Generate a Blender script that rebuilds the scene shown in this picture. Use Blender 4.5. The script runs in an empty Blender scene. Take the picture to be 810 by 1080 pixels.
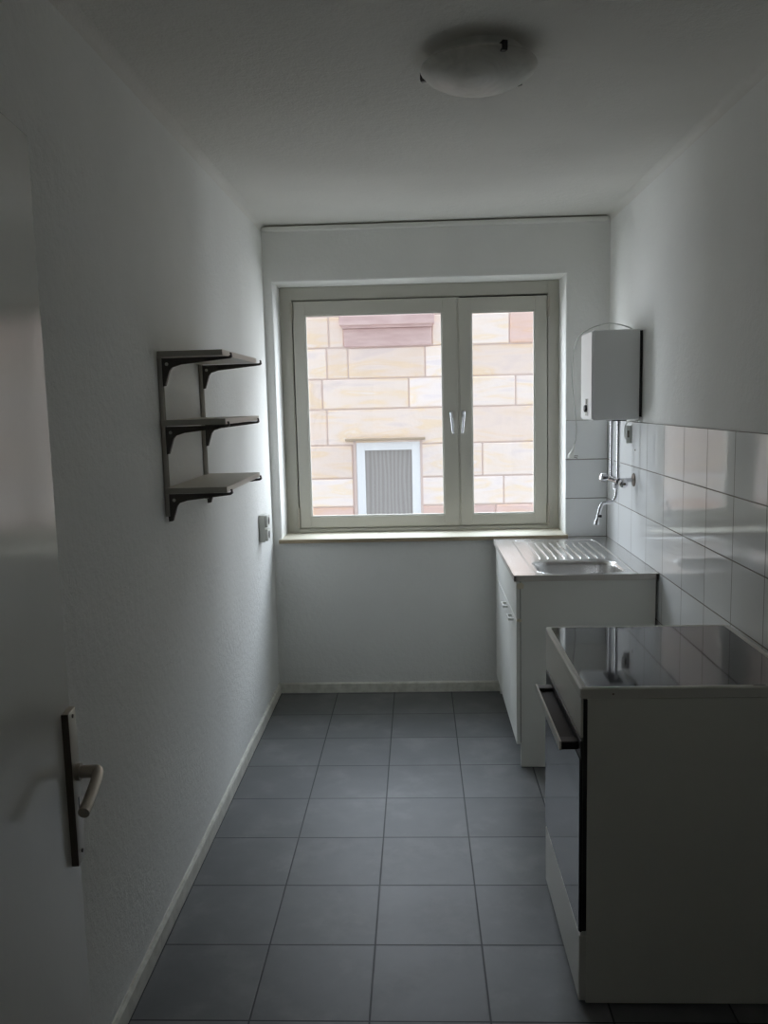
import bpy, bmesh, math, random
from mathutils import Vector, Matrix
random.seed(7)
PI = math.pi
SC = bpy.context.scene
COL = SC.collection

# ------------------------------------------------------------------ camera
W, H = 1.797, 2.515                      # room width and height
CAMLOC = Vector((0.7941, -4.5616, 1.5883))
F_PX, PITCH, YAW, ROLL = 899.33, math.radians(7.293), math.radians(2.357), math.radians(-1.374)
fwd = Vector((-math.sin(YAW) * math.cos(PITCH), math.cos(YAW) * math.cos(PITCH), -math.sin(PITCH)))
rgt = Vector((math.cos(YAW), math.sin(YAW), 0))
up = rgt.cross(fwd)
R = math.cos(ROLL) * rgt + math.sin(ROLL) * up
U = -math.sin(ROLL) * rgt + math.cos(ROLL) * up
cd = bpy.data.cameras.new('camera')
cam = bpy.data.objects.new('camera', cd)
COL.objects.link(cam)
m = Matrix((R, U, -fwd)).transposed().to_4x4()
m.translation = CAMLOC
cam.matrix_world = m
cd.sensor_fit = 'VERTICAL'
cd.sensor_height = 32.0
cd.lens = 32.0 * F_PX / 1080
cd.clip_start = 0.02
SC.camera = cam

# ------------------------------------------------------------------ light and exposure
world = bpy.data.worlds.new('overcast_sky')
SC.world = world
world.use_nodes = True
wn = world.node_tree
bg = wn.nodes['Background']
tc = wn.nodes.new('ShaderNodeTexCoord')
sep = wn.nodes.new('ShaderNodeSeparateXYZ')
rmp = wn.nodes.new('ShaderNodeValToRGB')
wn.links.new(tc.outputs['Generated'], sep.inputs[0])
# the overcast sky is brightest behind the building opposite (+Y) and dimmer on this side
rmp.color_ramp.elements[0].position = 0.0
rmp.color_ramp.elements[0].color = (0.71, 0.755, 0.81, 1)
rmp.color_ramp.elements[1].position = 1.0
rmp.color_ramp.elements[1].color = (0.77, 0.87, 1.0, 1)
wn.links.new(sep.outputs[2], rmp.inputs[0])
bg.inputs['Strength'].default_value = 1.0
mr = wn.nodes.new('ShaderNodeMapRange'); mr.interpolation_type = 'SMOOTHSTEP'
mr.inputs[1].default_value = -.30; mr.inputs[2].default_value = .05
mr.inputs[3].default_value = SKY_NEAR = 1.5; mr.inputs[4].default_value = SKY_FAR = 13.0
wn.links.new(sep.outputs[1], mr.inputs[0])
wn.links.new(mr.outputs[0], bg.inputs['Strength'])
wn.links.new(rmp.outputs[0], bg.inputs['Color'])

pd = bpy.data.lights.new('window_portal', 'AREA')       # portal: guides sky sampling, gives off no light
pd.shape = 'RECTANGLE'; pd.size = 1.53; pd.size_y = 1.38
pd.cycles.is_portal = True
po = bpy.data.objects.new('window_portal', pd)
COL.objects.link(po)
po.location = (0.815, 0.36, 1.535)
po.rotation_euler = (-PI / 2, 0, 0)

vs = SC.view_settings
vs.view_transform = 'Standard'
vs.look = 'None'
vs.gamma = 1
vs.use_curve_mapping = False
vs.exposure = -0.08
SC.cycles.max_bounces = 14
SC.cycles.diffuse_bounces = 9
SC.cycles.glossy_bounces = 5
SC.cycles.transparent_max_bounces = 10
SC.cycles.sample_clamp_indirect = 6

# ------------------------------------------------------------------ node helpers
def mat(name, col=(.8, .8, .8), rough=.5, metal=0.0, spec=.5, coat=0.0):
    M = bpy.data.materials.new(name); M.use_nodes = True
    b = M.node_tree.nodes['Principled BSDF']
    b.inputs['Base Color'].default_value = (*col, 1)
    b.inputs['Roughness'].default_value = rough
    b.inputs['Metallic'].default_value = metal
    b.inputs['Specular IOR Level'].default_value = spec
    b.inputs['Coat Weight'].default_value = coat
    b.inputs['Coat Roughness'].default_value = .05
    return M
def nd(M, t, **k):
    n = M.node_tree.nodes.new(t)
    for a, v in k.items(): setattr(n, a, v)
    return n
def lk(M, a, b): M.node_tree.links.new(a, b)
def bsdf(M): return M.node_tree.nodes['Principled BSDF']
def math_n(M, op, a, b=None, c=None):
    n = nd(M, 'ShaderNodeMath', operation=op)
    for i, v in enumerate((a, b, c)):
        if v is None: continue
        if isinstance(v, (int, float)): n.inputs[i].default_value = v
        else: lk(M, v, n.inputs[i])
    return n.outputs[0]
def coords(M, scale=(1, 1, 1)):
    t = nd(M, 'ShaderNodeTexCoord'); mp = nd(M, 'ShaderNodeMapping')
    mp.inputs['Scale'].default_value = scale
    lk(M, t.outputs['Object'], mp.inputs[0]); return mp.outputs[0]
def noise(M, vec, scale, detail=4, rough=.55):
    n = nd(M, 'ShaderNodeTexNoise'); lk(M, vec, n.inputs['Vector'])
    n.inputs['Scale'].default_value = scale; n.inputs['Detail'].default_value = detail
    n.inputs['Roughness'].default_value = rough
    return n.outputs['Fac']
def ramp(M, fac, stops):
    r = nd(M, 'ShaderNodeValToRGB'); lk(M, fac, r.inputs[0])
    e = r.color_ramp.elements
    while len(e) < len(stops): e.new(.5)
    for el, (p, c) in zip(e, stops):
        el.position = p; el.color = (*c, 1) if len(c) == 3 else c
    return r.outputs[0]
def mixc(M, fac, a, b):
    n = nd(M, 'ShaderNodeMix', data_type='RGBA')
    if isinstance(fac, (int, float)): n.inputs[0].default_value = fac
    else: lk(M, fac, n.inputs[0])
    for i, v in ((6, a), (7, b)):
        if isinstance(v, tuple): n.inputs[i].default_value = (*v, 1)
        else: lk(M, v, n.inputs[i])
    return n.outputs[2]
def bump(M, h, strength, dist=.01, prev=None):
    n = nd(M, 'ShaderNodeBump'); n.inputs['Strength'].default_value = strength
    n.inputs['Distance'].default_value = dist
    lk(M, h, n.inputs['Height'])
    if prev is not None: lk(M, prev, n.inputs['Normal'])
    lk(M, n.outputs[0], bsdf(M).inputs['Normal']); return n.outputs[0]
def seam(M, c, pitch, off, width):
    """1 on the tile, 0 in the joint, for joints at off + k*pitch"""
    d = math_n(M, 'PINGPONG', math_n(M, 'SUBTRACT', c, off), pitch / 2)     # distance to nearest joint
    n = nd(M, 'ShaderNodeMapRange'); n.interpolation_type = 'SMOOTHSTEP'
    lk(M, d, n.inputs[0])
    n.inputs[1].default_value = width * .30; n.inputs[2].default_value = width * .62
    return n.outputs[0], math_n(M, 'FLOOR', math_n(M, 'DIVIDE', math_n(M, 'SUBTRACT', c, off), pitch))

# ------------------------------------------------------------------ materials
def plaster(name, col):
    M = mat(name, col, .92, spec=.15)
    v = coords(M)
    a = noise(M, v, 1.6, 3); b = noise(M, v, 150, 3, .6); c = noise(M, v, 38, 3)
    d = tuple(x * .93 for x in col)
    lk(M, ramp(M, a, [(.3, d), (.7, col)]), bsdf(M).inputs['Base Color'])
    n = bump(M, b, .5, .003); bump(M, c, .5, .006, n)
    return M
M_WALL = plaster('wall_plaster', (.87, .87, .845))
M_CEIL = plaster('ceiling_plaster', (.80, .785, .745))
M_REVEAL = M_WALL

def floor_mat():
    M = mat('floor_tiles', (.1, .11, .12), .32, spec=.5)
    t = nd(M, 'ShaderNodeTexCoord'); s = nd(M, 'ShaderNodeSeparateXYZ'); lk(M, t.outputs['Object'], s.inputs[0])
    mx, ix = seam(M, s.outputs[0], .314, .3276, .0052); my, iy = seam(M, s.outputs[1], .314, -.3446, .0052)
    mask = math_n(M, 'MULTIPLY', mx, my)
    cb = nd(M, 'ShaderNodeCombineXYZ'); lk(M, ix, cb.inputs[0]); lk(M, iy, cb.inputs[1])
    wn_ = nd(M, 'ShaderNodeTexWhiteNoise', noise_dimensions='3D'); lk(M, cb.outputs[0], wn_.inputs['Vector'])
    v = t.outputs['Object']
    a = noise(M, v, 5, 6, .6); b = noise(M, v, 90, 4, .6)
    base = ramp(M, a, [(.3, (.125, .129, .133)), (.52, (.150, .153, .156)), (.70, (.20, .20, .20))])
    var = nd(M, 'ShaderNodeMapRange'); lk(M, wn_.outputs['Value'], var.inputs[0]); var.inputs[3].default_value = .88; var.inputs[4].default_value = 1.1
    hs = nd(M, 'ShaderNodeHueSaturation'); lk(M, base, hs.inputs['Color']); lk(M, var.outputs[0], hs.inputs['Value'])
    lk(M, mixc(M, mask, (.020, .022, .024), hs.outputs[0]), bsdf(M).inputs['Base Color'])
    lk(M, math_n(M, 'SUBTRACT', math_n(M, 'ADD', .42, math_n(M, 'MULTIPLY', a, .14)), math_n(M, 'MULTIPLY', mask, .06)), bsdf(M).inputs['Roughness'])
    n = bump(M, mask, .5, .002); bump(M, b, .10, .001, n)
    return M
M_FLOOR = floor_mat()

def tile_mat(name, axis, pitch, off, zoff):
    M = mat(name, (.8, .8, .8), .05, spec=.5)
    t = nd(M, 'ShaderNodeTexCoord'); s = nd(M, 'ShaderNodeSeparateXYZ'); lk(M, t.outputs['Object'], s.inputs[0])
    a, ia = seam(M, s.outputs[axis], pitch, off, .0042); z, iz = seam(M, s.outputs[2], .2075, zoff, .0048)
    mask = math_n(M, 'MULTIPLY', a, z)
    cb = nd(M, 'ShaderNodeCombineXYZ'); lk(M, ia, cb.inputs[0]); lk(M, iz, cb.inputs[1])
    wn_ = nd(M, 'ShaderNodeTexWhiteNoise', noise_dimensions='3D'); lk(M, cb.outputs[0], wn_.inputs['Vector'])
    base = ramp(M, wn_.outputs['Value'], [(0, (.83, .84, .84)), (1, (.88, .89, .89))])
    lk(M, mixc(M, mask, (.22, .20, .18), base), bsdf(M).inputs['Base Color'])
    lk(M, math_n(M, 'SUBTRACT', .75, math_n(M, 'MULTIPLY', mask, .69)), bsdf(M).inputs['Roughness'])
    n = bump(M, mask, .6, .0015)
    bump(M, noise(M, t.outputs['Object'], 7, 2), .12, .004, n)
    return M
M_TILE_R = tile_mat('wall_tiles_right', 1, .2592, -.0085, 1.2665)
M_TILE_B = tile_mat('wall_tiles_back', 0, .2592, 1.7965, 1.2665)

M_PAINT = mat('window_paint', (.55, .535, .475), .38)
M_BASE = mat('baseboard_paint', (.74, .73, .66), .45)
v = coords(M_BASE); lk(M_BASE, ramp(M_BASE, noise(M_BASE, v, 25, 4), [(.35, (.62, .61, .54)), (.6, (.76, .75, .68))]), bsdf(M_BASE).inputs['Base Color'])
M_CEILGAP = mat('ceiling_gap_shade', (.40, .39, .35), .9)  # painted shade of the gap between strip and ceiling
M_STRIP = mat('strip_paint', (.86, .86, .82), .6)
M_DOOR = mat('door_paint', (.74, .73, .69), .15, spec=.5)
bump(M_DOOR, noise(M_DOOR, coords(M_DOOR, (1, 1, .3)), 9, 3), .08, .01)
M_BOARDEDGE = mat('window_board_edge', (.36, .29, .19), .55)
M_BOARD = mat('window_board_paint', (.72, .68, .56), .42)
M_GAPSHADE = mat('gap_shade', (.05, .05, .045), .8)  # dark colour stands for shade between window frame and sash
M_CHROME = mat('chrome', (.62, .62, .64), .10, 1.0)
M_ALU = mat('satin_aluminium', (.50, .46, .40), .38, 1.0)
M_ALUD = mat('dark_edge_metal', (.13, .11, .09), .5, .3)  # darker metal for the plate's near side and screws
M_BRONZE = mat('dull_brown_chrome', (.22, .19, .17), .3, 1.0)
M_STEEL = mat('stainless_steel', (.74, .73, .72), .24, 1.0)
v = coords(M_STEEL, (1, .08, 1)); lk(M_STEEL, ramp(M_STEEL, noise(M_STEEL, v, 60, 4), [(.3, (.22,) * 3), (.7, (.27,) * 3)]), bsdf(M_STEEL).inputs['Roughness'])
M_LAM = mat('white_laminate', (.84, .84, .80), .35)
M_LAMB = mat('laminate_edge', (.16, .13, .10), .6)
M_CHIP = mat('raw_chipboard', (.80, .74, .60), .9)
bump(M_CHIP, noise(M_CHIP, coords(M_CHIP), 260, 3), .7, .003)
M_CEDGE = mat('counter_edge', (.62, .58, .54), .4, .1)
M_ENAMEL = mat('cooker_enamel', (.74, .74, .68), .32)
M_RIM = mat('cooktop_rim', (.66, .65, .60), .3)
M_BLACKGLASS = mat('ceramic_glass', (.012, .012, .014), .045, spec=.5)
M_OVEN = mat('oven_glass', (.035, .037, .042), .07, spec=.8)
M_BLACK = mat('black_plastic', (.018, .016, .016), .38)
M_BROWNBAR = mat('dark_handle', (.030, .026, .026), .5, spec=.2)
M_WPLAST = mat('white_plastic', (.72, .72, .68), .4)
M_HEATER = mat('heater_casing', (.82, .83, .83), .3)
M_BRACKET = mat('dark_brown_metal', (.075, .068, .058), .5, .1)
M_RAIL = mat('rail_metal', (.52, .50, .45), .5, .2)
M_SHELF = mat('shelf_laminate', (.62, .58, .50), .4)
M_SHEDGE = mat('shelf_edge', (.40, .385, .34), .55)
M_SHADE = mat('lamp_glass', (.42, .41, .37), .38)
v = coords(M_SHADE); nn = nd(M_SHADE, 'ShaderNodeTexNoise'); lk(M_SHADE, v, nn.inputs['Vector']); nn.inputs['Scale'].default_value = 9; nn.inputs['Detail'].default_value = 5; nn.inputs['Distortion'].default_value = 2.5
lk(M_SHADE, ramp(M_SHADE, nn.outputs['Fac'], [(.35, (.50, .49, .45)), (.6, (.60, .59, .54))]), bsdf(M_SHADE).inputs['Base Color'])
M_CORD = mat('cord_grey', (.45, .45, .42), .5)

def pane_mat():
    M = bpy.data.materials.new('window_glass'); M.use_nodes = True
    nt = M.node_tree; nt.nodes.remove(nt.nodes['Principled BSDF'])
    out = nt.nodes['Material Output']
    tr = nt.nodes.new('ShaderNodeBsdfTransparent'); tr.inputs[0].default_value = (.975, .98, .98, 1)
    gl = nt.nodes.new('ShaderNodeBsdfGlossy'); gl.inputs['Roughness'].default_value = .01
    lw = nt.nodes.new('ShaderNodeLayerWeight'); lw.inputs[0].default_value = .5       # symmetric for both faces of the pane
    pw = nt.nodes.new('ShaderNodeMath'); pw.operation = 'POWER'; pw.inputs[1].default_value = 5; nt.links.new(lw.outputs['Facing'], pw.inputs[0])
    fr = nt.nodes.new('ShaderNodeMath'); fr.operation = 'MULTIPLY_ADD'; fr.inputs[1].default_value = .9; fr.inputs[2].default_value = .035
    nt.links.new(pw.outputs[0], fr.inputs[0])
    mx = nt.nodes.new('ShaderNodeMixShader')
    nt.links.new(fr.outputs[0], mx.inputs[0]); nt.links.new(tr.outputs[0], mx.inputs[1]); nt.links.new(gl.outputs[0], mx.inputs[2])
    nt.links.new(mx.outputs[0], out.inputs[0]); return M
M_GLASS = pane_mat()

def stone_mat():
    M = mat('sandstone', (.7, .6, .5), .95, spec=.1)
    at = nd(M, 'ShaderNodeVertexColor', layer_name='tone')
    v = coords(M, (.9, 1, 4.2))
    nn = nd(M, 'ShaderNodeTexNoise'); lk(M, v, nn.inputs['Vector']); nn.inputs['Scale'].default_value = 1.5
    nn.inputs['Detail'].default_value = 6; nn.inputs['Distortion'].default_value = 1.2
    band = ramp(M, nn.outputs['Fac'], [(.30, (.80, .70, .68)), (.45, (.88, .77, .71)), (.55, (.87, .74, .65)), (.62, (.88, .72, .55)), (.70, (.89, .79, .74))])
    mul = nd(M, 'ShaderNodeMix', data_type='RGBA', blend_type='MULTIPLY'); mul.inputs[0].default_value = 1
    lk(M, band, mul.inputs[6]); lk(M, at.outputs['Color'], mul.inputs[7])
    lk(M, mul.outputs[2], bsdf(M).inputs['Base Color'])
    bump(M, noise(M, coords(M), 12, 6), .25, .02)
    return M
M_STONE = stone_mat()
M_MORTAR = mat('mortar', (.70, .57, .52), .95, spec=.1)
M_PINK = mat('pink_sandstone', (.62, .44, .42), .95, spec=.1)
lk(M_PINK, ramp(M_PINK, noise(M_PINK, coords(M_PINK, (1, 1, 5)), 4, 5), [(.3, (.60, .42, .40)), (.7, (.72, .55, .52))]), bsdf(M_PINK).inputs['Base Color'])
M_LEDGE = mat('brown_ledge', (.42, .33, .24), .7)
M_UPVC = mat('white_window_plastic', (.86, .87, .88), .4)
def curtain_mat():
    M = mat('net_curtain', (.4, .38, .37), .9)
    t = nd(M, 'ShaderNodeTexCoord')
    w = nd(M, 'ShaderNodeTexWave'); w.inputs['Scale'].default_value = 6; w.inputs['Distortion'].default_value = 5
    w.inputs['Detail'].default_value = 2
    mp = nd(M, 'ShaderNodeMapping'); mp.inputs['Scale'].default_value = (1, 1, .12); lk(M, t.outputs['Object'], mp.inputs[0]); lk(M, mp.outputs[0], w.inputs['Vector'])
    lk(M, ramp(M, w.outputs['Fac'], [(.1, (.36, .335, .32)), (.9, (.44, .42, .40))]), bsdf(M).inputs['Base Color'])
    return M
M_CURTAIN = curtain_mat()
M_GROUND = mat('unseen_ground', (.17, .16, .15), .9)

# ------------------------------------------------------------------ mesh helpers
ORG = {}
def link(name, bm, M, parent=None, org=None, smooth=False, auto=None):
    """one mesh object from world-space geometry; children share the origin of their thing"""
    o_ = ORG[parent.name] if parent else Vector(org) if org else Vector((0, 0, 0))
    bmesh.ops.translate(bm, vec=-o_, verts=bm.verts)
    bmesh.ops.recalc_face_normals(bm, faces=bm.faces)
    me = bpy.data.meshes.new(name); bm.to_mesh(me); bm.free()
    for x in (M if isinstance(M, (list, tuple)) else [M]): me.materials.append(x)
    o = bpy.data.objects.new(name, me); COL.objects.link(o)
    if smooth:
        me.polygons.foreach_set('use_smooth', [True] * len(me.polygons))
        try: me.set_sharp_from_angle(angle=math.radians(35))
        except Exception: pass
    if parent: o.parent = parent
    else: o.location = o_
    ORG[o.name] = o_
    return o
def tag(o, label, cat, group=None):
    o['label'] = label; o['category'] = cat
    if group: o['group'] = group
    return o
def struct(o): o['kind'] = 'structure'; return o
def thing(name, loc, label, cat, group=None):
    o = bpy.data.objects.new(name, None); COL.objects.link(o); o.location = loc
    o.empty_display_size = .05
    ORG[o.name] = Vector(loc); return tag(o, label, cat, group)
def sroot(name, loc):
    o = bpy.data.objects.new(name, None); COL.objects.link(o); o.location = loc; ORG[o.name] = Vector(loc)
    o.empty_display_size = .05
    return struct(o)
def box(bm, x0, x1, y0, y1, z0, z1, bev=0, seg=2, mi=0):
    t = bmesh.new()
    bmesh.ops.create_cube(t, size=1)
    for v in t.verts:
        v.co = Vector((x0 + (v.co.x + .5) * (x1 - x0), y0 + (v.co.y + .5) * (y1 - y0), z0 + (v.co.z + .5) * (z1 - z0)))
    if bev: bmesh.ops.bevel(t, geom=t.edges[:], offset=bev, segments=seg, affect='EDGES', profile=.5)
    for f in t.faces: f.material_index = mi
    merge(bm, t)
def merge(bm, t):
    me = bpy.data.meshes.new('tmp'); t.to_mesh(me); t.free(); bm.from_mesh(me); bpy.data.meshes.remove(me)
def B(*a, **k):
    bm = bmesh.new(); box(bm, *a, **k); return bm
def prism(bm, pts, d0, d1, axis='y', bev=0, mi=0):
    """pts: 2-D outline; extruded along axis between d0 and d1"""
    def P(a, b, d): return {'y': (a, d, b), 'x': (d, a, b), 'z': (a, b, d)}[axis]
    t = bmesh.new()
    v0 = [t.verts.new(P(a, b, d0)) for a, b in pts]; v1 = [t.verts.new(P(a, b, d1)) for a, b in pts]
    t.faces.new(v0); t.faces.new(v1[::-1])
    n = len(pts)
    for i in range(n): t.faces.new((v0[i], v0[(i + 1) % n], v1[(i + 1) % n], v1[i]))
    bmesh.ops.recalc_face_normals(t, faces=t.faces)
    if bev: bmesh.ops.bevel(t, geom=t.edges[:], offset=bev, segments=2, affect='EDGES', profile=.5)
    for f in t.faces: f.material_index = mi
    merge(bm, t)
def spline(pts, n=8):
    P = [Vector(p) for p in pts]; P = [2 * P[0] - P[1]] + P + [2 * P[-1] - P[-2]]; out = []
    for i in range(1, len(P) - 2):
        for k in range(n):
            t = k / n; a, b, c, d = P[i - 1:i + 3]
            out.append(.5 * ((2 * b) + (c - a) * t + (2 * a - 5 * b + 4 * c - d) * t * t + (3 * b - a - 3 * c + d) * t ** 3))
    out.append(P[-2]); return out
def tube(bm, pts, r, seg=14, smooth_n=0, mi=0):
    if smooth_n: pts = spline(pts, smooth_n)
    pts = [Vector(p) for p in pts]
    rs = r if isinstance(r, (list, tuple)) else [r] * len(pts)
    rings = []; ref = None
    for i, p in enumerate(pts):
        d = (pts[min(i + 1, len(pts) - 1)] - pts[max(i - 1, 0)]).normalized()
        if ref is None:
            ref = Vector((0, 0, 1)) if abs(d.z) < .9 else Vector((1, 0, 0))
        ref = (ref - d * ref.dot(d)).normalized(); s = d.cross(ref)
        rings.append([bm.verts.new(p + (ref * math.cos(a) + s * math.sin(a)) * rs[i]) for a in [2 * PI * k / seg for k in range(seg)]])
    for a, b in zip(rings, rings[1:]):
        for k in range(seg):
            f = bm.faces.new((a[k], a[(k + 1) % seg], b[(k + 1) % seg], b[k])); f.material_index = mi
    for rg in (rings[0][::-1], rings[-1]):
        f = bm.faces.new(rg); f.material_index = mi
def T(pts, r, seg=14, n=0):
    bm = bmesh.new(); tube(bm, pts, r, seg, n); return bm
def lathe(bm, c, axis, prof, seg=24):
    """prof: (distance along axis, radius) list"""
    c = Vector(c); ax = Vector(axis).normalized(); ref = Vector((0, 0, 1)) if abs(ax.z) < .9 else Vector((1, 0, 0))
    ref = (ref - ax * ref.dot(ax)).normalized(); s = ax.cross(ref); rings = []
    for d, r in prof:
        rings.append([bm.verts.new(c + ax * d + (ref * math.cos(a) + s * math.sin(a)) * max(r, 1e-4)) for a in [2 * PI * k / seg for k in range(seg)]])
    for a, b in zip(rings, rings[1:]):
        for k in range(seg): bm.faces.new((a[k], a[(k + 1) % seg], b[(k + 1) % seg], b[k]))
    bm.faces.new(rings[0][::-1]); bm.faces.new(rings[-1])
def L(c, axis, prof, seg=24):
    bm = bmesh.new(); lathe(bm, c, axis, prof, seg); return bm
def rrect(x0, x1, y0, y1, r, n=6):
    out = []
    for cx, cy, a0 in ((x1 - r, y1 - r, 0), (x0 + r, y1 - r, 90), (x0 + r, y0 + r, 180), (x1 - r, y0 + r, 270)):
        for k in range(n + 1):
            a = math.radians(a0 + 90 * k / n); out.append((cx + r * math.cos(a), cy + r * math.sin(a)))
    return out

# ------------------------------------------------------------------ room shell
YF = -4.10                                # wall with the doorway the photo is taken through
YH = -5.45                                 # end of the unseen hall behind, kept short to bounce light back
struct(link('floor', B(-.4, 2.1, YH, .3, -.12, 0), M_FLOOR))
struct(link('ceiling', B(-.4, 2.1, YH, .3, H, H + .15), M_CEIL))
struct(link('wall_left', B(-.2, 0, YF - .12, .3, 0, H), M_WALL))
struct(link('wall_right', B(W + .006, W + .2, YF - .12, .3, 0, H), M_WALL))
# back wall with the window opening, soft plaster arrises
OX0, OX1, OZ0, OZ1 = .048, 1.578, .845, 2.228
def wall_back():
    bm = bmesh.new()
    def ring(y, r): return [bm.verts.new((x, y, z)) for x, z in r]
    out = [(-.2, 0), (W + .2, 0), (W + .2, H + .1), (-.2, H + .1)]
    inn = [(OX0, OZ0), (OX1, OZ0), (OX1, OZ1), (OX0, OZ1)]
    o0, i0, i1, o1 = ring(0, out), ring(0, inn), ring(.34, inn), ring(.34, out)
    for a, b in ((o0, i0), (i0, i1), (i1, o1), (o1, o0)):
        for k in range(4): bm.faces.new((a[k], a[(k + 1) % 4], b[(k + 1) % 4], b[k]))
    bm.edges.ensure_lookup_table()
    ed = [e for e in bm.edges if all(v in i0 for v in e.verts)] + [e for e in bm.edges if (e.verts[0] in i0 and e.verts[1] in i1) or (e.verts[1] in i0 and e.verts[0] in i1)]
    bmesh.ops.recalc_face_normals(bm, faces=bm.faces)
    bmesh.ops.bevel(bm, geom=[e for e in bm.edges if all(v in i0 for v in e.verts)], offset=.008, segments=3, affect='EDGES', profile=.5)
    return bm
struct(link('wall_back', wall_back(), M_WALL))
bm = bmesh.new()
DX0, DX1, DZ = .29, 1.17, 2.03
box(bm, -.2, DX0, YF - .12, YF, 0, H); box(bm, DX1, W + .2, YF - .12, YF, 0, H); box(bm, DX0, DX1, YF - .12, YF, DZ, H)
struct(link('wall_front', bm, M_WALL))
bm = bmesh.new()
box(bm, -.4, -.2, YH, YF - .02, 0, H); box(bm, W + .2, 2.1, YH, YF - .02, 0, H); box(bm, -.4, 2.1, YH - .1, YH, 0, H)
struct(link('wall_hall', bm, M_WALL))
# coved joints between ceiling and side walls
def cove(x, sgn):
    r = .03; pts = [(x, H)] + [(x + sgn * (r - r * math.sin(a)), H - r + r * math.cos(a)) for a in [PI / 2 * k / 6 for k in range(7)]]
    b = bmesh.new(); prism(b, pts, YF, 0, 'y'); return b
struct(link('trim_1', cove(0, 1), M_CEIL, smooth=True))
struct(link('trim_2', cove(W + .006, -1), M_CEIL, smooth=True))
# tiling
struct(link('wall_right_tiles', B(W, W + .006, YF, 0, 0, 1.474, bev=.0015), M_TILE_R))
struct(link('wall_back_tiles', B(1.5785, W, -.005, 0, .79, 1.474, bev=.0012), M_TILE_B))
# plaster strip along the top of the back wall; the gap above has its shade painted grey
bm = bmesh.new(); box(bm, .006, W - .012, -.028, 0, H - .033, H - .010, bev=.005); box(bm, .0, W - .012, -.006, 0, H - .012, H, mi=1)
struct(link('trim_3', bm, [M_STRIP, M_CEILGAP]))
# baseboards
bm = bmesh.new(); prism(bm, [(0, 0), (.012, 0), (.012, .052), (.006, .060), (0, .060)], YF, -.0, 'y')
bo = struct(link('baseboard_left', bm, M_BASE))
bm = bmesh.new(); prism(bm, [(0, 0), (-.012, 0), (-.012, .050), (-.006, .056), (0, .056)], .012, 1.79, 'x')
struct(link('baseboard_back', bm, M_BASE))
# window board
bm = bmesh.new(); box(bm, .034, 1.588, -.032, 0, .845, .867, bev=.003); box(bm, OX0, OX1, -.01, .235, .845, .867)
for f in bm.faces:
    if f.calc_center_median().y < -.0315 or f.calc_center_median().z < .8465: f.material_index = 1
struct(link('trim_4', bm, [M_BOARD, M_BOARDEDGE]))
# door frame lining
bm = bmesh.new()
box(bm, DX0, DX0 + .03, YF - .13, YF + .01, 0, DZ, bev=.002); box(bm, DX1 - .03, DX1, YF - .13, YF + .01, 0, DZ, bev=.002); box(bm, DX0, DX1, YF - .13, YF + .01, DZ - .03, DZ, bev=.002)
struct(link('trim_5', bm, M_BASE))

# ------------------------------------------------------------------ window
win = sroot('window_1', (.813, .24, .867))
FY0, FY1 = .215, .285
def frame_bm(x0, x1, z0, z1, t, y0, y1, bev=.004, tb=None, tt=None, tr=None):
    b = bmesh.new(); tb = tb or t; tt = tt or t; tr = tr or t
    box(b, x0, x0 + t, y0, y1, z0, z1, bev=bev); box(b, x1 - tr, x1, y0, y1, z0, z1, bev=bev)
    box(b, x0 + t - bev, x1 - tr + bev, y0 + .0004, y1, z0, z0 + tb, bev=bev); box(b, x0 + t - bev, x1 - tr + bev, y0 + .0004, y1, z1 - tt, z1, bev=bev)
    return b
link('window_frame', frame_bm(OX0, OX1, .867, OZ1, .066, FY0, FY1, tb=.026, tt=.072, tr=.062), M_PAINT, win)
def sash(x0, x1, z0, z1, tl, tr, tt, tb, hx, hside):
    y0, y1 = .200, .262
    s = link('sash', frame_bm(x0, x1, z0, z1, tl, y0, y1, bev=.005, tb=tb, tt=tt, tr=tr), M_PAINT, win)
    link('glass_pane', B(x0 + tl - .005, x1 - tr + .005, .236, .242, z0 + tb - .005, z1 - tt + .005), M_GLASS, s)
    # glazing bead
    link('glazing_bead', frame_bm(x0 + tl - .006, x1 - tr + .006, z0 + tb - .006, z1 - tt + .006, .012, .205, .222, bev=.003), M_PAINT, s)
    h = bmesh.new(); hz = 1.505
    box(h, hx - .010, hx + .010, y0 - .006, y0, hz - .010, hz + .030, bev=.002)
    tube(h, [(hx, y0 - .002, hz + .016), (hx, y0 - .034, hz + .016)], .007)
    d = -hside * .010
    tube(h, [(hx, y0 - .030, hz + .020), (hx + d * .1, y0 - .040, hz), (hx + d * .6, y0 - .040, hz - .05), (hx + d, y0 - .036, hz - .092)], .0065, 12, 5)
    link('window_handle', h, M_CHROME, s, smooth=True)
    ex = x0 - .006 if hside < 0 else x1 + .006
    for zc in (z0 + .060, z1 - .060):
        k = bmesh.new(); tube(k, [(ex, y0 - .008, zc - .055), (ex, y0 - .008, zc + .055)], .0065, 12)
        box(k, ex - .004, ex + .004, y0 - .008, y0 + .016, zc - .05, zc + .05)
        link('hinge', k, M_ALU, s, smooth=True)
# left (wide) sash and right (narrow) sash; shade in the frame rebates is painted as dark strips
sash(.122, 1.021, .895, 2.150, .066, .082, .076, .062, .982, -1)
sash(1.031, 1.511, .895, 2.146, .068, .068, .078, .062, 1.052, 1)
link('rebate_shade', frame_bm(.112, 1.520, .888, 2.158, .012, .240, .262, bev=0), M_GAPSHADE, win)
link('mullion_gap', B(1.018, 1.034, .206, .262, .895, 2.15), M_PAINT, win)
link('weather_bar', B(.114, 1.516, .205, .24, .867, .888, bev=.004), M_PAINT, win)

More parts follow.
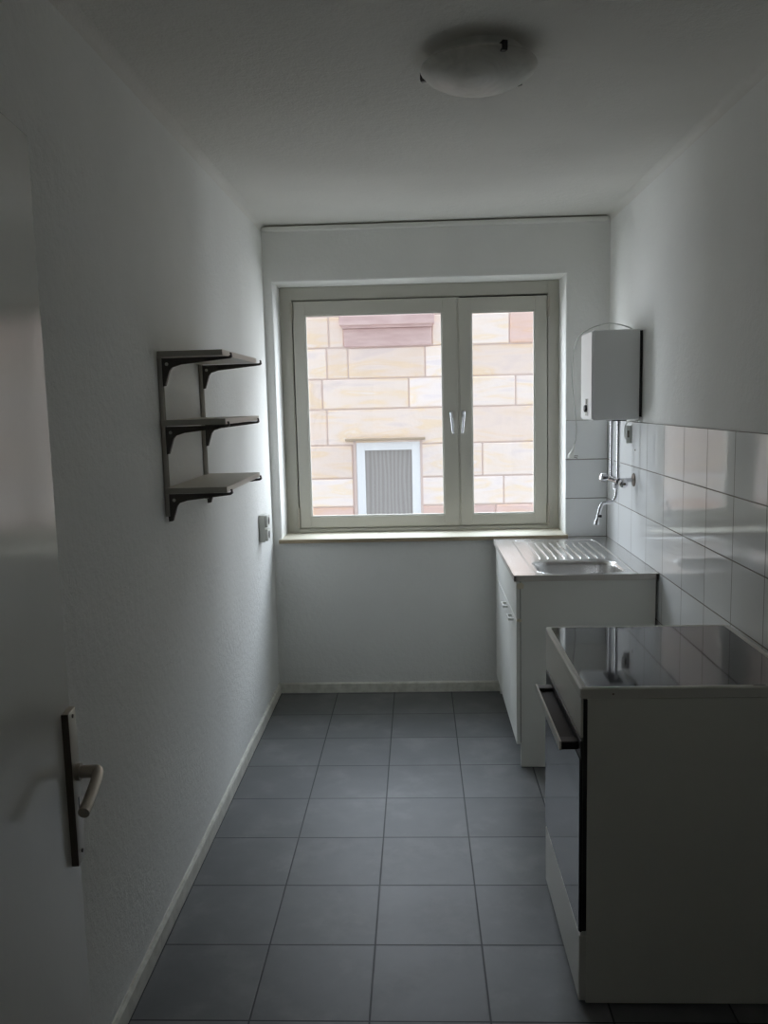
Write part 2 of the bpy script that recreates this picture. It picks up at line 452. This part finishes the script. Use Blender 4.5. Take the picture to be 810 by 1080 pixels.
# ------------------------------------------------------------------ door leaf, standing open
door = sroot('door_1', (.325, -4.09, 0))
hinge = Vector((.325, -4.09, 0)); edge = Vector((.2375, -3.285, 0)); dv = (edge - hinge).normalized(); nv = Vector((dv.y, -dv.x, 0))
DM = Matrix((dv, nv, Vector((0, 0, 1)))).transposed().to_4x4(); DM.translation = hinge; DL = (edge - hinge).length
def dpart(name, b, M, par, smooth=True):
    bmesh.ops.transform(b, matrix=DM, verts=b.verts); return link(name, b, M, par, smooth=smooth)
leaf = dpart('door_leaf', B(0, DL, -.04, 0, .008, 1.985, bev=.0025), M_DOOR, door, False)
pc = DL - .026
hp = dpart('handle_plate', B(pc - .019, pc + .019, 0, .011, .880, 1.128, bev=.002), [M_ALU], leaf)
dpart('plate_edge', B(pc - .0196, pc - .0175, 0, .0106, .881, 1.127), M_ALUD, leaf)
hz = 1.027
b = bmesh.new(); tube(b, [(pc, .004, hz), (pc, .018, hz)], .0135, 18); tube(b, [(pc, .012, hz), (pc, .043, hz)], .0100, 18)
tube(b, [(pc + .004, .038, hz), (pc - .002, .044, hz), (pc - .025, .048, hz - .004), (pc - .075, .049, hz - .014), (pc - .100, .048, hz - .020)], .0088, 16, 5)
dpart('door_handle', b, M_ALU, leaf)
dpart('keyhole', B(pc + .0, pc + .004, .0105, .0116, .955, .985), M_BLACK, leaf)
for z in (.897, 1.118):
    b = L((pc, .010, z), (0, 1, 0), [(0, .0035), (.0025, .003)], 12); dpart('plate_screw', b, M_ALUD, leaf)
for z in (.25, 1.75):
    b = T([(-.004, .006, z - .04), (-.004, .006, z + .04)], .007); dpart('door_hinge', b, M_ALU, leaf)

# ------------------------------------------------------------------ wall shelves
shz = [1.742, 1.532, 1.321]                      # undersides at wall
RY = (-1.925, -1.425)
rails = []
for i, y in enumerate(RY):
    t = thing('wall_rail', (0, y, 1.25), ('grey slotted metal wall rail nearer the door, carrying three shelf brackets', 'grey slotted metal wall rail nearer the window, carrying three shelf brackets')[i], 'shelf rail', 'rails of the left wall shelf')
    b = bmesh.new(); box(b, 0, .003, y - .010, y + .010, 1.25, 1.743); box(b, 0, .013, y - .010, y - .007, 1.25, 1.743); box(b, 0, .013, y + .007, y + .010, 1.25, 1.743)
    for k in range(16): box(b, .0028, .0036, y - .003, y + .003, 1.262 + k * .03, 1.278 + k * .03, mi=1)
    link('rail_channel', b, [M_RAIL, M_BLACK], t)
    for j, z in enumerate(shz):
        dpt = .222 if j == 0 else .205
        b = bmesh.new()
        tilt = .001
        out = [(.004, z - .002), (dpt, z - .001 + tilt), (dpt + .004, z + .003 + tilt), (dpt + .002, z + .010 + tilt), (dpt + .007, z + .010 + tilt), (dpt + .009, z - .002), (dpt + .003, z - .007), (.070, z - .022), (.044, z - .030), (.036, z - .040), (.021, z - .086), (.008, z - .088)]
        prism(b, out, y - .0065, y + .0065, 'y', bev=.0008)
        br = link('bracket', b, M_BRACKET, t)
        link('bolt', L((.028, y - .006, z - .020), (0, -1, 0), [(0, .0055), (.002, .005), (.003, .002)], 14), M_WPLAST, br, smooth=True)
shl = ('pale laminate shelf board at the top, seen from below', 'pale laminate shelf board in the middle of the three, seen edge on', 'pale laminate shelf board at the bottom, its upper face visible')
for j, z in enumerate(shz):
    y0 = -1.945
    dpt = .205 if j < 2 else .200
    b = bmesh.new(); box(b, .004, dpt, y0, -1.385, z + .0015, z + .0190, bev=.0008)
    for f in b.faces:
        c = f.calc_center_median()
        if c.y < y0 + .003: f.material_index = 1
    tl = Matrix.Translation((0, 0, z)) @ Matrix.Rotation(-math.atan2(.001, .21), 4, 'Y') @ Matrix.Translation((0, 0, -z))
    bmesh.ops.transform(b, matrix=tl, verts=b.verts)
    tag(link('shelf_board', b, [M_SHELF, M_SHEDGE], org=(.1, -1.66, z)), shl[j], 'shelf', 'boards of the left wall shelf')

# ------------------------------------------------------------------ socket box on the left wall
t = thing('socket_box', (0, -.36, .915), 'white surface-mounted double socket box on the left wall beside the window board', 'socket')
link('box_housing', B(0, .030, -.405, -.315, .915, 1.050, bev=.004), M_WPLAST, t)
for z in (.948, 1.017):
    b = bmesh.new(); box(b, .030, .043, -.398, -.322, z - .028, z + .030, bev=.003)
    s = link('socket_face', b, M_WPLAST, t)
    link('socket_well', L((.0425, -.36, z), (1, 0, 0), [(0, .019), (.0015, .019)], 20), M_BLACK, s)

# ------------------------------------------------------------------ sink cabinet
CY0, CY1 = -1.000, -.045
cab = thing('sink_cabinet', (1.5, -.52, 0), 'white laminate sink base cabinet with chipped edges, under the steel sink top', 'cabinet')
CX = 1.219
side = []
for yy, nm in ((CY0, 'near'), (CY1 - .018, 'far')):
    b = bmesh.new(); box(b, CX, W - .012, yy, yy + .018, .002, .825, bev=.0006)
    side.append(link('side_panel', b, M_LAM, cab))
link('edge_band', B(CX - .0012, CX, CY0, CY0 + .018, .11, .822), M_LAMB, cab)
link('bottom_panel', B(CX, W - .015, CY0 + .018, CY1 - .018, .10, .118), M_LAM, cab)
link('back_panel', B(W - .02, W - .012, CY0 + .018, CY1 - .018, .02, .82), M_LAM, cab)
link('kick_board', B(CX + .05, CX + .066, CY0 + .018, CY1 - .018, .002, .10), M_LAM, cab)
fx0, fx1 = 1.2005, 1.2165
link('front_panel', B(fx0, fx1, CY0 + .001, CY1, .660, .822, bev=.0012), M_LAM, cab)
mid = -.735
for k, (a, c) in enumerate(((CY0 + .001, mid - .0015), (mid + .0015, CY1))):
    d = link('cabinet_door', B(fx0, fx1, a, c, .105, .655, bev=.0012), M_LAM, cab)
    hy = mid - .155 if k == 0 else mid + .078
    hy0 = hy if k == 0 else hy; b = bmesh.new(); zc = .632
    box(b, fx0 - .024, fx0 - .017, hy, hy + .085, zc - .006, zc + .006, bev=.002)
    for q in (hy + .004, hy + .081): box(b, fx0 - .022, fx0, q - .004, q + .004, zc - .005, zc + .005, bev=.001)
    link('handle', b, M_WPLAST, d)
# chipped laminate at the near front corners
rr = random.Random(3)
for (x, z, w_, h_) in ((1.219, .805, .017, .016), (1.212, .655, .011, .007)):
    pts = [(x + w_ * rr.uniform(.7, 1.15) * math.cos(a), z + h_ * rr.uniform(.6, 1.2) * math.sin(a)) for a in [2 * PI * k / 13 for k in range(13)]]
    b = bmesh.new(); prism(b, pts, CY0 - .0012, CY0 + .0015, 'y')
    link('chipped_edge', b, M_CHIP, cab)

# steel sink top
SX0, SX1, SY0, SY1, SZ = 1.190, W - .002, -1.012, -.034, .8525
st = thing('kitchen_sink', (1.49, -.52, .825), 'stainless steel sink top with one basin and a grooved drainboard, on the white cabinet', 'sink')
def sink_sheet():
    b = bmesh.new()
    bas = rrect(1.302, 1.672, -.985, -.700, .075, 7)
    n = len(bas)
    outer = [(SX0, SY0), (SX1, SY0), (SX1, SY1), (SX0, SY1)]
    ov = [b.verts.new((x, y, SZ)) for x, y in outer]
    iv = [b.verts.new((x, y, SZ)) for x, y in bas]
    oe = [b.edges.new((ov[i], ov[(i + 1) % 4])) for i in range(4)]
    ie = [b.edges.new((iv[i], iv[(i + 1) % n])) for i in range(n)]
    bmesh.ops.triangle_fill(b, use_beauty=True, use_dissolve=False, edges=oe + ie)
    def inset(k, z):
        out = []
        cx, cy = 1.487, -.8425
        for x, y in bas:
            dx, dy = x - cx, y - cy
            out.append(b.verts.new((cx + dx * (1 - k / .185), cy + dy * (1 - k / .1425), z)))
        return out
    prev = iv
    for k, z in ((.002, SZ - .001), (.006, SZ - .006), (.009, SZ - .02), (.018, SZ - .10), (.03, SZ - .13), (.055, SZ - .145), (.125, SZ - .150)):
        cur = inset(k, z)
        for i in range(n): b.faces.new((prev[i], prev[(i + 1) % n], cur[(i + 1) % n], cur[i]))
        prev = cur
    b.faces.new(prev)
    return b
b = sink_sheet()
sheet = link('steel_sheet', b, M_STEEL, st, smooth=True)
for p_ in sheet.data.polygons:
    if p_.normal.z > .999 and abs(p_.center.z - (SZ - .825)) < 1e-4: p_.use_smooth = False
b = bmesh.new(); box(b, SX0, SX1, SY0, SY0 + .012, .8265, SZ - .0006, bev=.001); box(b, SX0, SX0 + .012, SY0, SY1, .8265, SZ - .0006, bev=.001)
box(b, SX1 - .012, SX1, SY0, SY1, .8265, SZ - .0006); box(b, SX0, SX1, SY1 - .012, SY1, .8265, SZ - .0006)
link('front_edge', b, M_CEDGE, st)
b = bmesh.new()
tube(b, [(x, y, SZ - .0008) for x, y in rrect(1.296, 1.678, -.991, -.694, .081, 7)] + [(1.678, -.90, SZ - .0008)][:0], .0035, 8)
link('basin_rim', b, M_STEEL, st, smooth=True)
b = bmesh.new()
for k in range(9):
    x = 1.352 + k * .0375
    tube(b, [(x, -.645, SZ - .003), (x, -.63, SZ + .0006), (x, -.22, SZ + .0006), (x, -.20, SZ - .003)], .0052, 8)
link('drainboard_ridges', b, M_STEEL, st, smooth=True)
b = bmesh.new()
tube(b, [(1.281, -1.008, SZ - .001), (1.281, -.15, SZ - .001), (1.295, -.12, SZ - .001), (1.69, -.12, SZ - .001), (1.708, -.15, SZ - .001), (1.708, -1.008, SZ - .001)], .0036, 8)
link('plateau_lip', b, M_STEEL, st, smooth=True)
link('drain', L((1.487, -.8425, SZ - .1500), (0, 0, 1), [(0, .035), (.002, .034), (.002, .022), (.0005, .020)], 24), M_CHROME, st, smooth=True)

# ------------------------------------------------------------------ electric cooker
VX0, VX1, VY0, VY1, VZ = 1.196, 1.765, -2.482, -1.892, .868
ck = thing('electric_stove', (1.48, -2.19, 0), 'white free-standing electric cooker with black ceramic hob, nearest on the right', 'stove')
b = B(VX0 + .013, VX1 - .01, VY0 + .003, VY0 + .02, .006, VZ - .030, bev=.002); link('side_panel', b, M_ENAMEL, ck)
b = B(VX0 + .008, VX1 - .01, VY1 - .02, VY1 - .003, .006, VZ - .030, bev=.002); link('side_panel', b, M_ENAMEL, ck)
link('back_panel', B(VX1 - .03, VX1 - .012, VY0 + .02, VY1 - .02, .03, VZ - .03), M_ENAMEL, ck)
link('oven_body', B(VX0 + .022, VX1 - .03, VY0 + .021, VY1 - .021, .02, VZ - .032), M_BLACK, ck)
def ringplate():
    b = bmesh.new()
    o = rrect(VX0 - .006, VX1, VY0, VY1, .012, 4); i = rrect(VX0 + .010, VX1 - .018, VY0 + .013, VY1 - .012, .008, 4)
    def rg(p, z): return [b.verts.new((x, y, z)) for x, y in p]
    o2 = rrect(VX0 - .003, VX1 - .003, VY0 + .003, VY1 - .003, .010, 4)
    A = [rg(o, VZ - .028), rg(o, VZ - .004), rg(o2, VZ), rg(i, VZ - .0008), rg(i, VZ - .006)]
    n = len(o)
    for p, q in zip(A, A[1:]):
        for k in range(n): b.faces.new((p[k], p[(k + 1) % n], q[(k + 1) % n], q[k]))
    b.faces.new(A[0]); b.faces.new(A[-1]); return b
link('cooktop_frame', ringplate(), M_RIM, ck, smooth=True)
b = bmesh.new(); prism(b, rrect(VX0 + .0105, VX1 - .0185, VY0 + .0135, VY1 - .0125, .008, 4), VZ - .006, VZ - .0012, 'z')
link('ceramic_glass', b, M_BLACKGLASS, ck)
b = bmesh.new(); lathe(b, (1.272, VY0 + .0005, VZ - .0165), (0, -1, 0), [(0, .003), (.0012, .0025)], 12); link('screw', b, M_LAMB, ck)
b = B(1.62, 1.650, VY0 + .008, VY0 + .014, VZ - .0010, VZ - .0001); link('glass_clip', b, M_BLACK, ck)
link('side_gap_shade', B(VX0 + .003, VX0 + .014, VY0 + .0045, VY0 + .02, .21, VZ - .032), M_BLACK, ck)  # black strip puts the shade of the narrow gap into colour
# front: control panel, oven door, drawer
link('control_panel', B(VX0 - .004, VX0 + .003, VY0 + .003, VY1 - .003, .735, VZ - .030, bev=.003), M_RIM, ck)
od = link('oven_door', B(VX0 - .004, VX0 + .003, VY0 + .004, VY1 - .004, .205, .728, bev=.003), M_BLACK, ck)
link('door_glass', B(VX0 - .0062, VX0 - .0038, VY0 + .006, VY1 - .006, .208, .680, bev=.0008), M_OVEN, od)
link('bottom_drawer', B(VX0 - .005, VX0 + .018, VY0 + .004, VY1 - .004, .012, .198, bev=.004), M_RIM, ck)
b = bmesh.new(); box(b, VX0 - .048, VX0 - .006, VY0 + .030, VY1 - .115, .6985, .7075, bev=.002)
hd = link('oven_handle', b, M_BROWNBAR, od)
for y in (VY0 + .028, VY1 - .150):
    link('handle_bracket', B(VX0 - .050, VX0 - .004, y, y + .036, .6945, .7165, bev=.003), M_BLACK, hd)
link('handle_trim', B(VX0 - .0530, VX0 - .0475, VY0 + .028, VY1 - .112, .693, .718, bev=.001), M_RIM, hd)
for x in (VX0 + .06, VX1 - .06):
    for y in (VY0 + .05, VY1 - .05):
        link('foot', L((x, y, 0), (0, 0, 1), [(0, .018), (.02, .018)], 16), M_BLACK, ck)

# ------------------------------------------------------------------ water heater
wh = thing('water_heater', (W, -.55, 1.485), 'white box-shaped electric water heater on the right wall above the tap', 'water heater')
HX0, HY0, HY1, HZ0, HZ1 = 1.582, -.680, -.425, 1.487, 1.886
hb = link('heater_case', B(HX0, W - .009, HY0, HY1, HZ0, HZ1, bev=.006, seg=3), M_HEATER, wh, smooth=True)
link('back_plate', B(W - .012, W + .004, HY0 + .010, HY1 - .006, HZ0 + .012, HZ1 - .006), M_BLACK, wh)
link('front_cover', B(HX0 - .006, HX0 + .001, HY0 + .006, HY1 - .006, HZ0 + .006, HZ1 - .006, bev=.003), M_HEATER, wh)
link('control_recess', B(HX0 - .0075, HX0 - .0055, -.600, -.540, 1.507, 1.585, bev=.0008), M_CORD, wh)
link('temperature_knob', L((HX0 - .007, -.570, 1.540), (-1, 0, 0), [(0, .017), (.010, .016), (.012, .013)], 20), M_BLACK, wh, smooth=True)
link('indicator_slot', B(HX0 - .0085, HX0 - .0070, -.577, -.563, 1.560, 1.582), M_BLACK, wh)
link('pipe_collar', B(1.683, 1.745, -.625, -.475, HZ0 - .006, HZ0 + .001), M_BLACK, wh)
cord = link('power_cord', T([(1.794, -.600, 1.879), (1.747, -.58, 1.907), (1.697, -.52, 1.926), (1.653, -.46, 1.924), (1.608, -.42, 1.907), (1.576, -.36, 1.877), (1.572, -.25, 1.798), (1.590, -.12, 1.685), (1.615, -.04, 1.564), (1.630, -.028, 1.44), (1.626, -.028, 1.376), (1.618, -.028, 1.345)], .0026, 8, 6), M_CORD, wh, smooth=True)
b = bmesh.new(); tube(b, [(1.620, -.028, 1.350), (1.614, -.026, 1.325), (1.609, -.026, 1.305), (1.602, -.026, 1.290), (1.600, -.026, 1.274)], [.003, .005, .012, .017, .015], 14)
pg = link('plug', b, M_WPLAST, cord, smooth=True)
for dz in (-.004, .008):
    b = T([(1.612, -.030, 1.284 + dz * .4), (1.636, -.034 - dz, 1.279 + dz)], .0022, 8); link('plug_pin', b, M_LAMB, cord)

# tap with its riser pipes
PX, PA, PB, BZ = 1.716, -.500, -.600, 1.205
fc = thing('wall_tap', (W, -.55, 1.205), 'chrome wall tap with two riser pipes from the heater and a swan-neck spout', 'tap')
for y in (PA, PB):
    link('riser_pipe', T([(PX - (.008 if y == PA else 0), y, HZ0 - .006), (PX - (.008 if y == PA else 0), y, BZ + .01)], .0085, 14), M_CHROME, fc, smooth=True)
link('valve_body', T([(PX - .012, PA + .02, BZ), (PX - .008, PA, BZ + .002), (PX, PB - .02, BZ)], [.015, .017, .015], 18), M_CHROME, fc, smooth=True)
for (x, y, ax) in ((PX - .028, PA - .0, (-.9, -.3, .15)), (PX + .010, PB - .02, (.15, -1, -.1))):
    k = link('valve_knob', L((x, y, BZ + (.006 if y == PA else -.006)), ax, [(0, .010), (.012, .012), (.014, .021), (.034, .019), (.038, .012)], 10), M_CHROME, fc, smooth=True)
    if y != PA: link('knob_cap', L((x + .0055, y - .037, BZ - .0095), ax, [(0, .007), (.003, .006)], 14), M_LAMB, k)
link('wall_connector', T([(PX, -.565, BZ), (W - .002, -.565, BZ)], .010, 14), M_CHROME, fc, smooth=True)
link('wall_rosette', L((W, -.565, BZ), (-1, 0, 0), [(0, .032), (.004, .030), (.010, .014)], 24), M_BRONZE, fc, smooth=True)
link('swivel_nut', L((PX, -.555, BZ - .010), (0, 0, -1), [(0, .014), (.006, .016), (.026, .016), (.032, .010)], 6), M_CHROME, fc)
sp = link('spout', T([(PX + .004, -.555, 1.185), (PX + .004, -.556, 1.155), (PX - .001, -.558, 1.125), (PX - .016, -.562, 1.105), (PX - .045, -.57, 1.101), (PX - .066, -.576, 1.096), (PX - .076, -.578, 1.080), (PX - .088, -.580, 1.030), (PX - .094, -.581, 1.012)], .0078, 14, 5), M_CHROME, fc, smooth=True)
link('aerator', L((PX - .091, -.581, 1.022), (-.12, 0, -1), [(0, .010), (.004, .012), (.022, .012), (.024, .009)], 18), M_CHROME, sp, smooth=True)
link('spout_clip', B(PX - .088, PX - .070, -.588, -.574, 1.034, 1.046, bev=.002), M_BLACK, sp)

# white cable tab hanging from the heater's underside at the wall
hc = thing('hanging_cable', (1.785, -.50, 1.37), 'short white cable loop with a flat tab, hanging beside the pipes under the heater', 'cable')
link('cable_loop', T([(1.787, -.66, 1.480), (1.785, -.60, 1.482), (1.780, -.545, 1.479), (1.772, -.51, 1.466), (1.768, -.50, 1.43), (1.770, -.50, 1.395)], .0040, 10, 5), M_WPLAST, hc, smooth=True)
tb = link('cable_tab', B(1.771, 1.7969, -.512, -.500, 1.372, 1.455, bev=.003), M_WPLAST, hc)
link('tab_slot', B(1.777, 1.786, -.5135, -.5115, 1.400, 1.432), M_LAMB, tb)
tag(link('wall_screw', L((W, -.585, 1.345), (-1, 0, 0), [(0, .0045), (.003, .004), (.004, .001)], 12), M_LAMB, org=(W, -.585, 1.345)), 'small brown screw in a white tile just right of the pipes', 'screw')

# ------------------------------------------------------------------ ceiling lamp
LC = Vector((.978, -2.115, H))
cl = thing('ceiling_lamp', LC, 'round shallow glass ceiling lamp with three dark clips, switched off', 'lamp')
link('base_plate', L(LC, (0, 0, -1), [(0, .120), (.022, .120), (.026, .112)], 48), M_WPLAST, cl, smooth=True)
prof = [(.028, .100), (.031, .150), (.034, .1575), (.038, .158), (.046, .152), (.060, .137), (.074, .112), (.085, .080), (.092, .045), (.094, .001)]
link('glass_shade', L(LC, (0, 0, -1), prof, 64), M_SHADE, cl, smooth=True)
for a in (157, 286 - 3, 48):
    ra = math.radians(a if a != 283 else -67)
    c, s = math.cos(ra), math.sin(ra)
    ang = {157: 163, 283: 290, 48: 40}[a]; c, s = math.cos(math.radians(ang)), math.sin(math.radians(ang))
    b = bmesh.new()
    box(b, .120, .163, -.006, .006, -.030, -.026, bev=.001); box(b, .158, .164, -.0075, .0075, -.046, -.026, bev=.0015); box(b, .146, .163, -.0075, .0075, -.050, -.044, bev=.0015)
    bmesh.ops.transform(b, matrix=Matrix.Translation(LC) @ Matrix.Rotation(math.radians(ang), 4, 'Z'), verts=b.verts)
    link('clip', b, M_BLACK, cl)

# ------------------------------------------------------------------ the building opposite
YB = 6.0
fa = thing('building', (.4, YB, -3), 'pale pink and yellow sandstone building outside the window', 'building')
rows = [(-.105, .308, [-1.6, -.01, .83, 1.75, 3.1]), (.308, .665, [-1.2, -.01, .83, 1.25, 1.85, 2.6]), (.665, 1.076, [-1.3, -.01, .83, 1.59, 2.6]),
        (1.076, 1.519, [-2.0, -.316, 1.15, 2.7]), (1.519, 1.888, [-1.3, -.365, .70, 1.30, 2.00, 2.9]), (1.888, 2.265, [-1.2, -.30, -.037, .905, 1.35, 2.85]),
        (2.265, 2.640, [-1.2, -.265, -.075, .99, 1.44, 1.93, 2.9])]
z = -.105
while z > -3: rows.append((z - .4, z, None)); z -= .4
z = 2.640
while z < 4.6: rows.append((z, z + .39, None)); z += .39
rs = random.Random(5)
b = bmesh.new(); cl_layer = b.loops.layers.float_color.new('tone')
tones = [(1, 1, 1), (1.0, .98, .95), (.96, .92, .88), (1.03, 1.03, 1.02), (.98, .94, .90)]
pink = (.92, .78, .76); pale = (1.08, 1.10, 1.12)
WX0, WX1, WZ0, WZ1 = .010, .838, -.38, 1.128
for z0, z1, js in rows:
    if js is None:
        js = []; x = -4.2 + rs.random() * .6
        while x < 6: js.append(x); x += rs.uniform(.5, 1.5)
    else:
        L_ = []; x = js[0] - rs.uniform(.5, 1.2)
        while x > -4.5: L_.insert(0, x); x -= rs.uniform(.5, 1.3)
        R_ = []; x = js[-1] + rs.uniform(.5, 1.2)
        while x < 6: R_.append(x); x += rs.uniform(.5, 1.3)
        js = L_ + js + R_
    for x0, x1 in zip(js, js[1:]):
        if z1 > WZ0 and z0 < WZ1 - .08 and x0 > WX0 - .2 and x1 < WX1 + .2: continue
        g = .008; n0 = len(b.faces)
        zz0, zz1 = z0 + g, z1 - g
        box(b, x0 + g, x1 - g, YB - .004 - rs.random() * .008, YB + .1, zz0, zz1, bev=.010, seg=1)
        b.faces.ensure_lookup_table()
        tone = rs.choice(tones)
        cx, cz = (x0 + x1) / 2, (z0 + z1) / 2
        if (1.93 <= x0 < 2.3 and 2.26 < z0 < 2.6) or -.2 < z0 < 0.2: tone = pink
        if -.1 < cz < .66 and z0 > .2: tone = pale
        if abs(x0 - .905) < .01 or abs(x0 - .70) < .01: tone = pale
        for f in b.faces[n0:]:
            for lp in f.loops: lp[cl_layer] = (*tone, 1)
link('stone_courses', b, M_STONE, fa)
b = bmesh.new()
for a in ((-5, WX0, -3, 5.0), (WX1, 6.2, -3, 5.0), (WX0, WX1, WZ1 - .06, 5.0), (WX0, WX1, -3, WZ0)): box(b, a[0], a[1], YB + .008, YB + .30, a[2], a[3])
link('joint_mortar', b, M_MORTAR, fa)
b = bmesh.new(); box(b, -.125, 1.025, YB - .13, YB + .05, 2.520, 2.640, bev=.012); box(b, -.095, .995, YB - .09, YB + .05, 2.49, 2.522)
link('upper_window_sill', b, M_PINK, fa)
link('sill_apron', B(-.078, .985, YB - .035, YB + .05, 2.272, 2.488, bev=.008), M_PINK, fa)
link('window_ledge', B(-.095, .890, YB - .09, YB + .05, 1.130, 1.160, bev=.006), M_LEDGE, fa)
fw = link('far_window_frame', frame_bm(.034, .826, -.37, 1.112, .105, YB - .010, YB + .06, bev=.008), M_UPVC, fa)
link('net_curtain', B(.13, .73, YB + .045, YB + .055, -.28, 1.02), M_CURTAIN, fa)
for jx0, jx1 in ((WX0 - .012, WX0 + .022), (WX1 - .014, WX1 + .015)):
    link('window_jamb', B(jx0, jx1, YB - .014, YB + .05, -.38, 1.13), M_MORTAR, fa)
o = link('ground', B(-12, 14, .34, YB + .3, -3.1, -3.0), M_GROUND); struct(o)  # unseen ground, added to block sky light from below
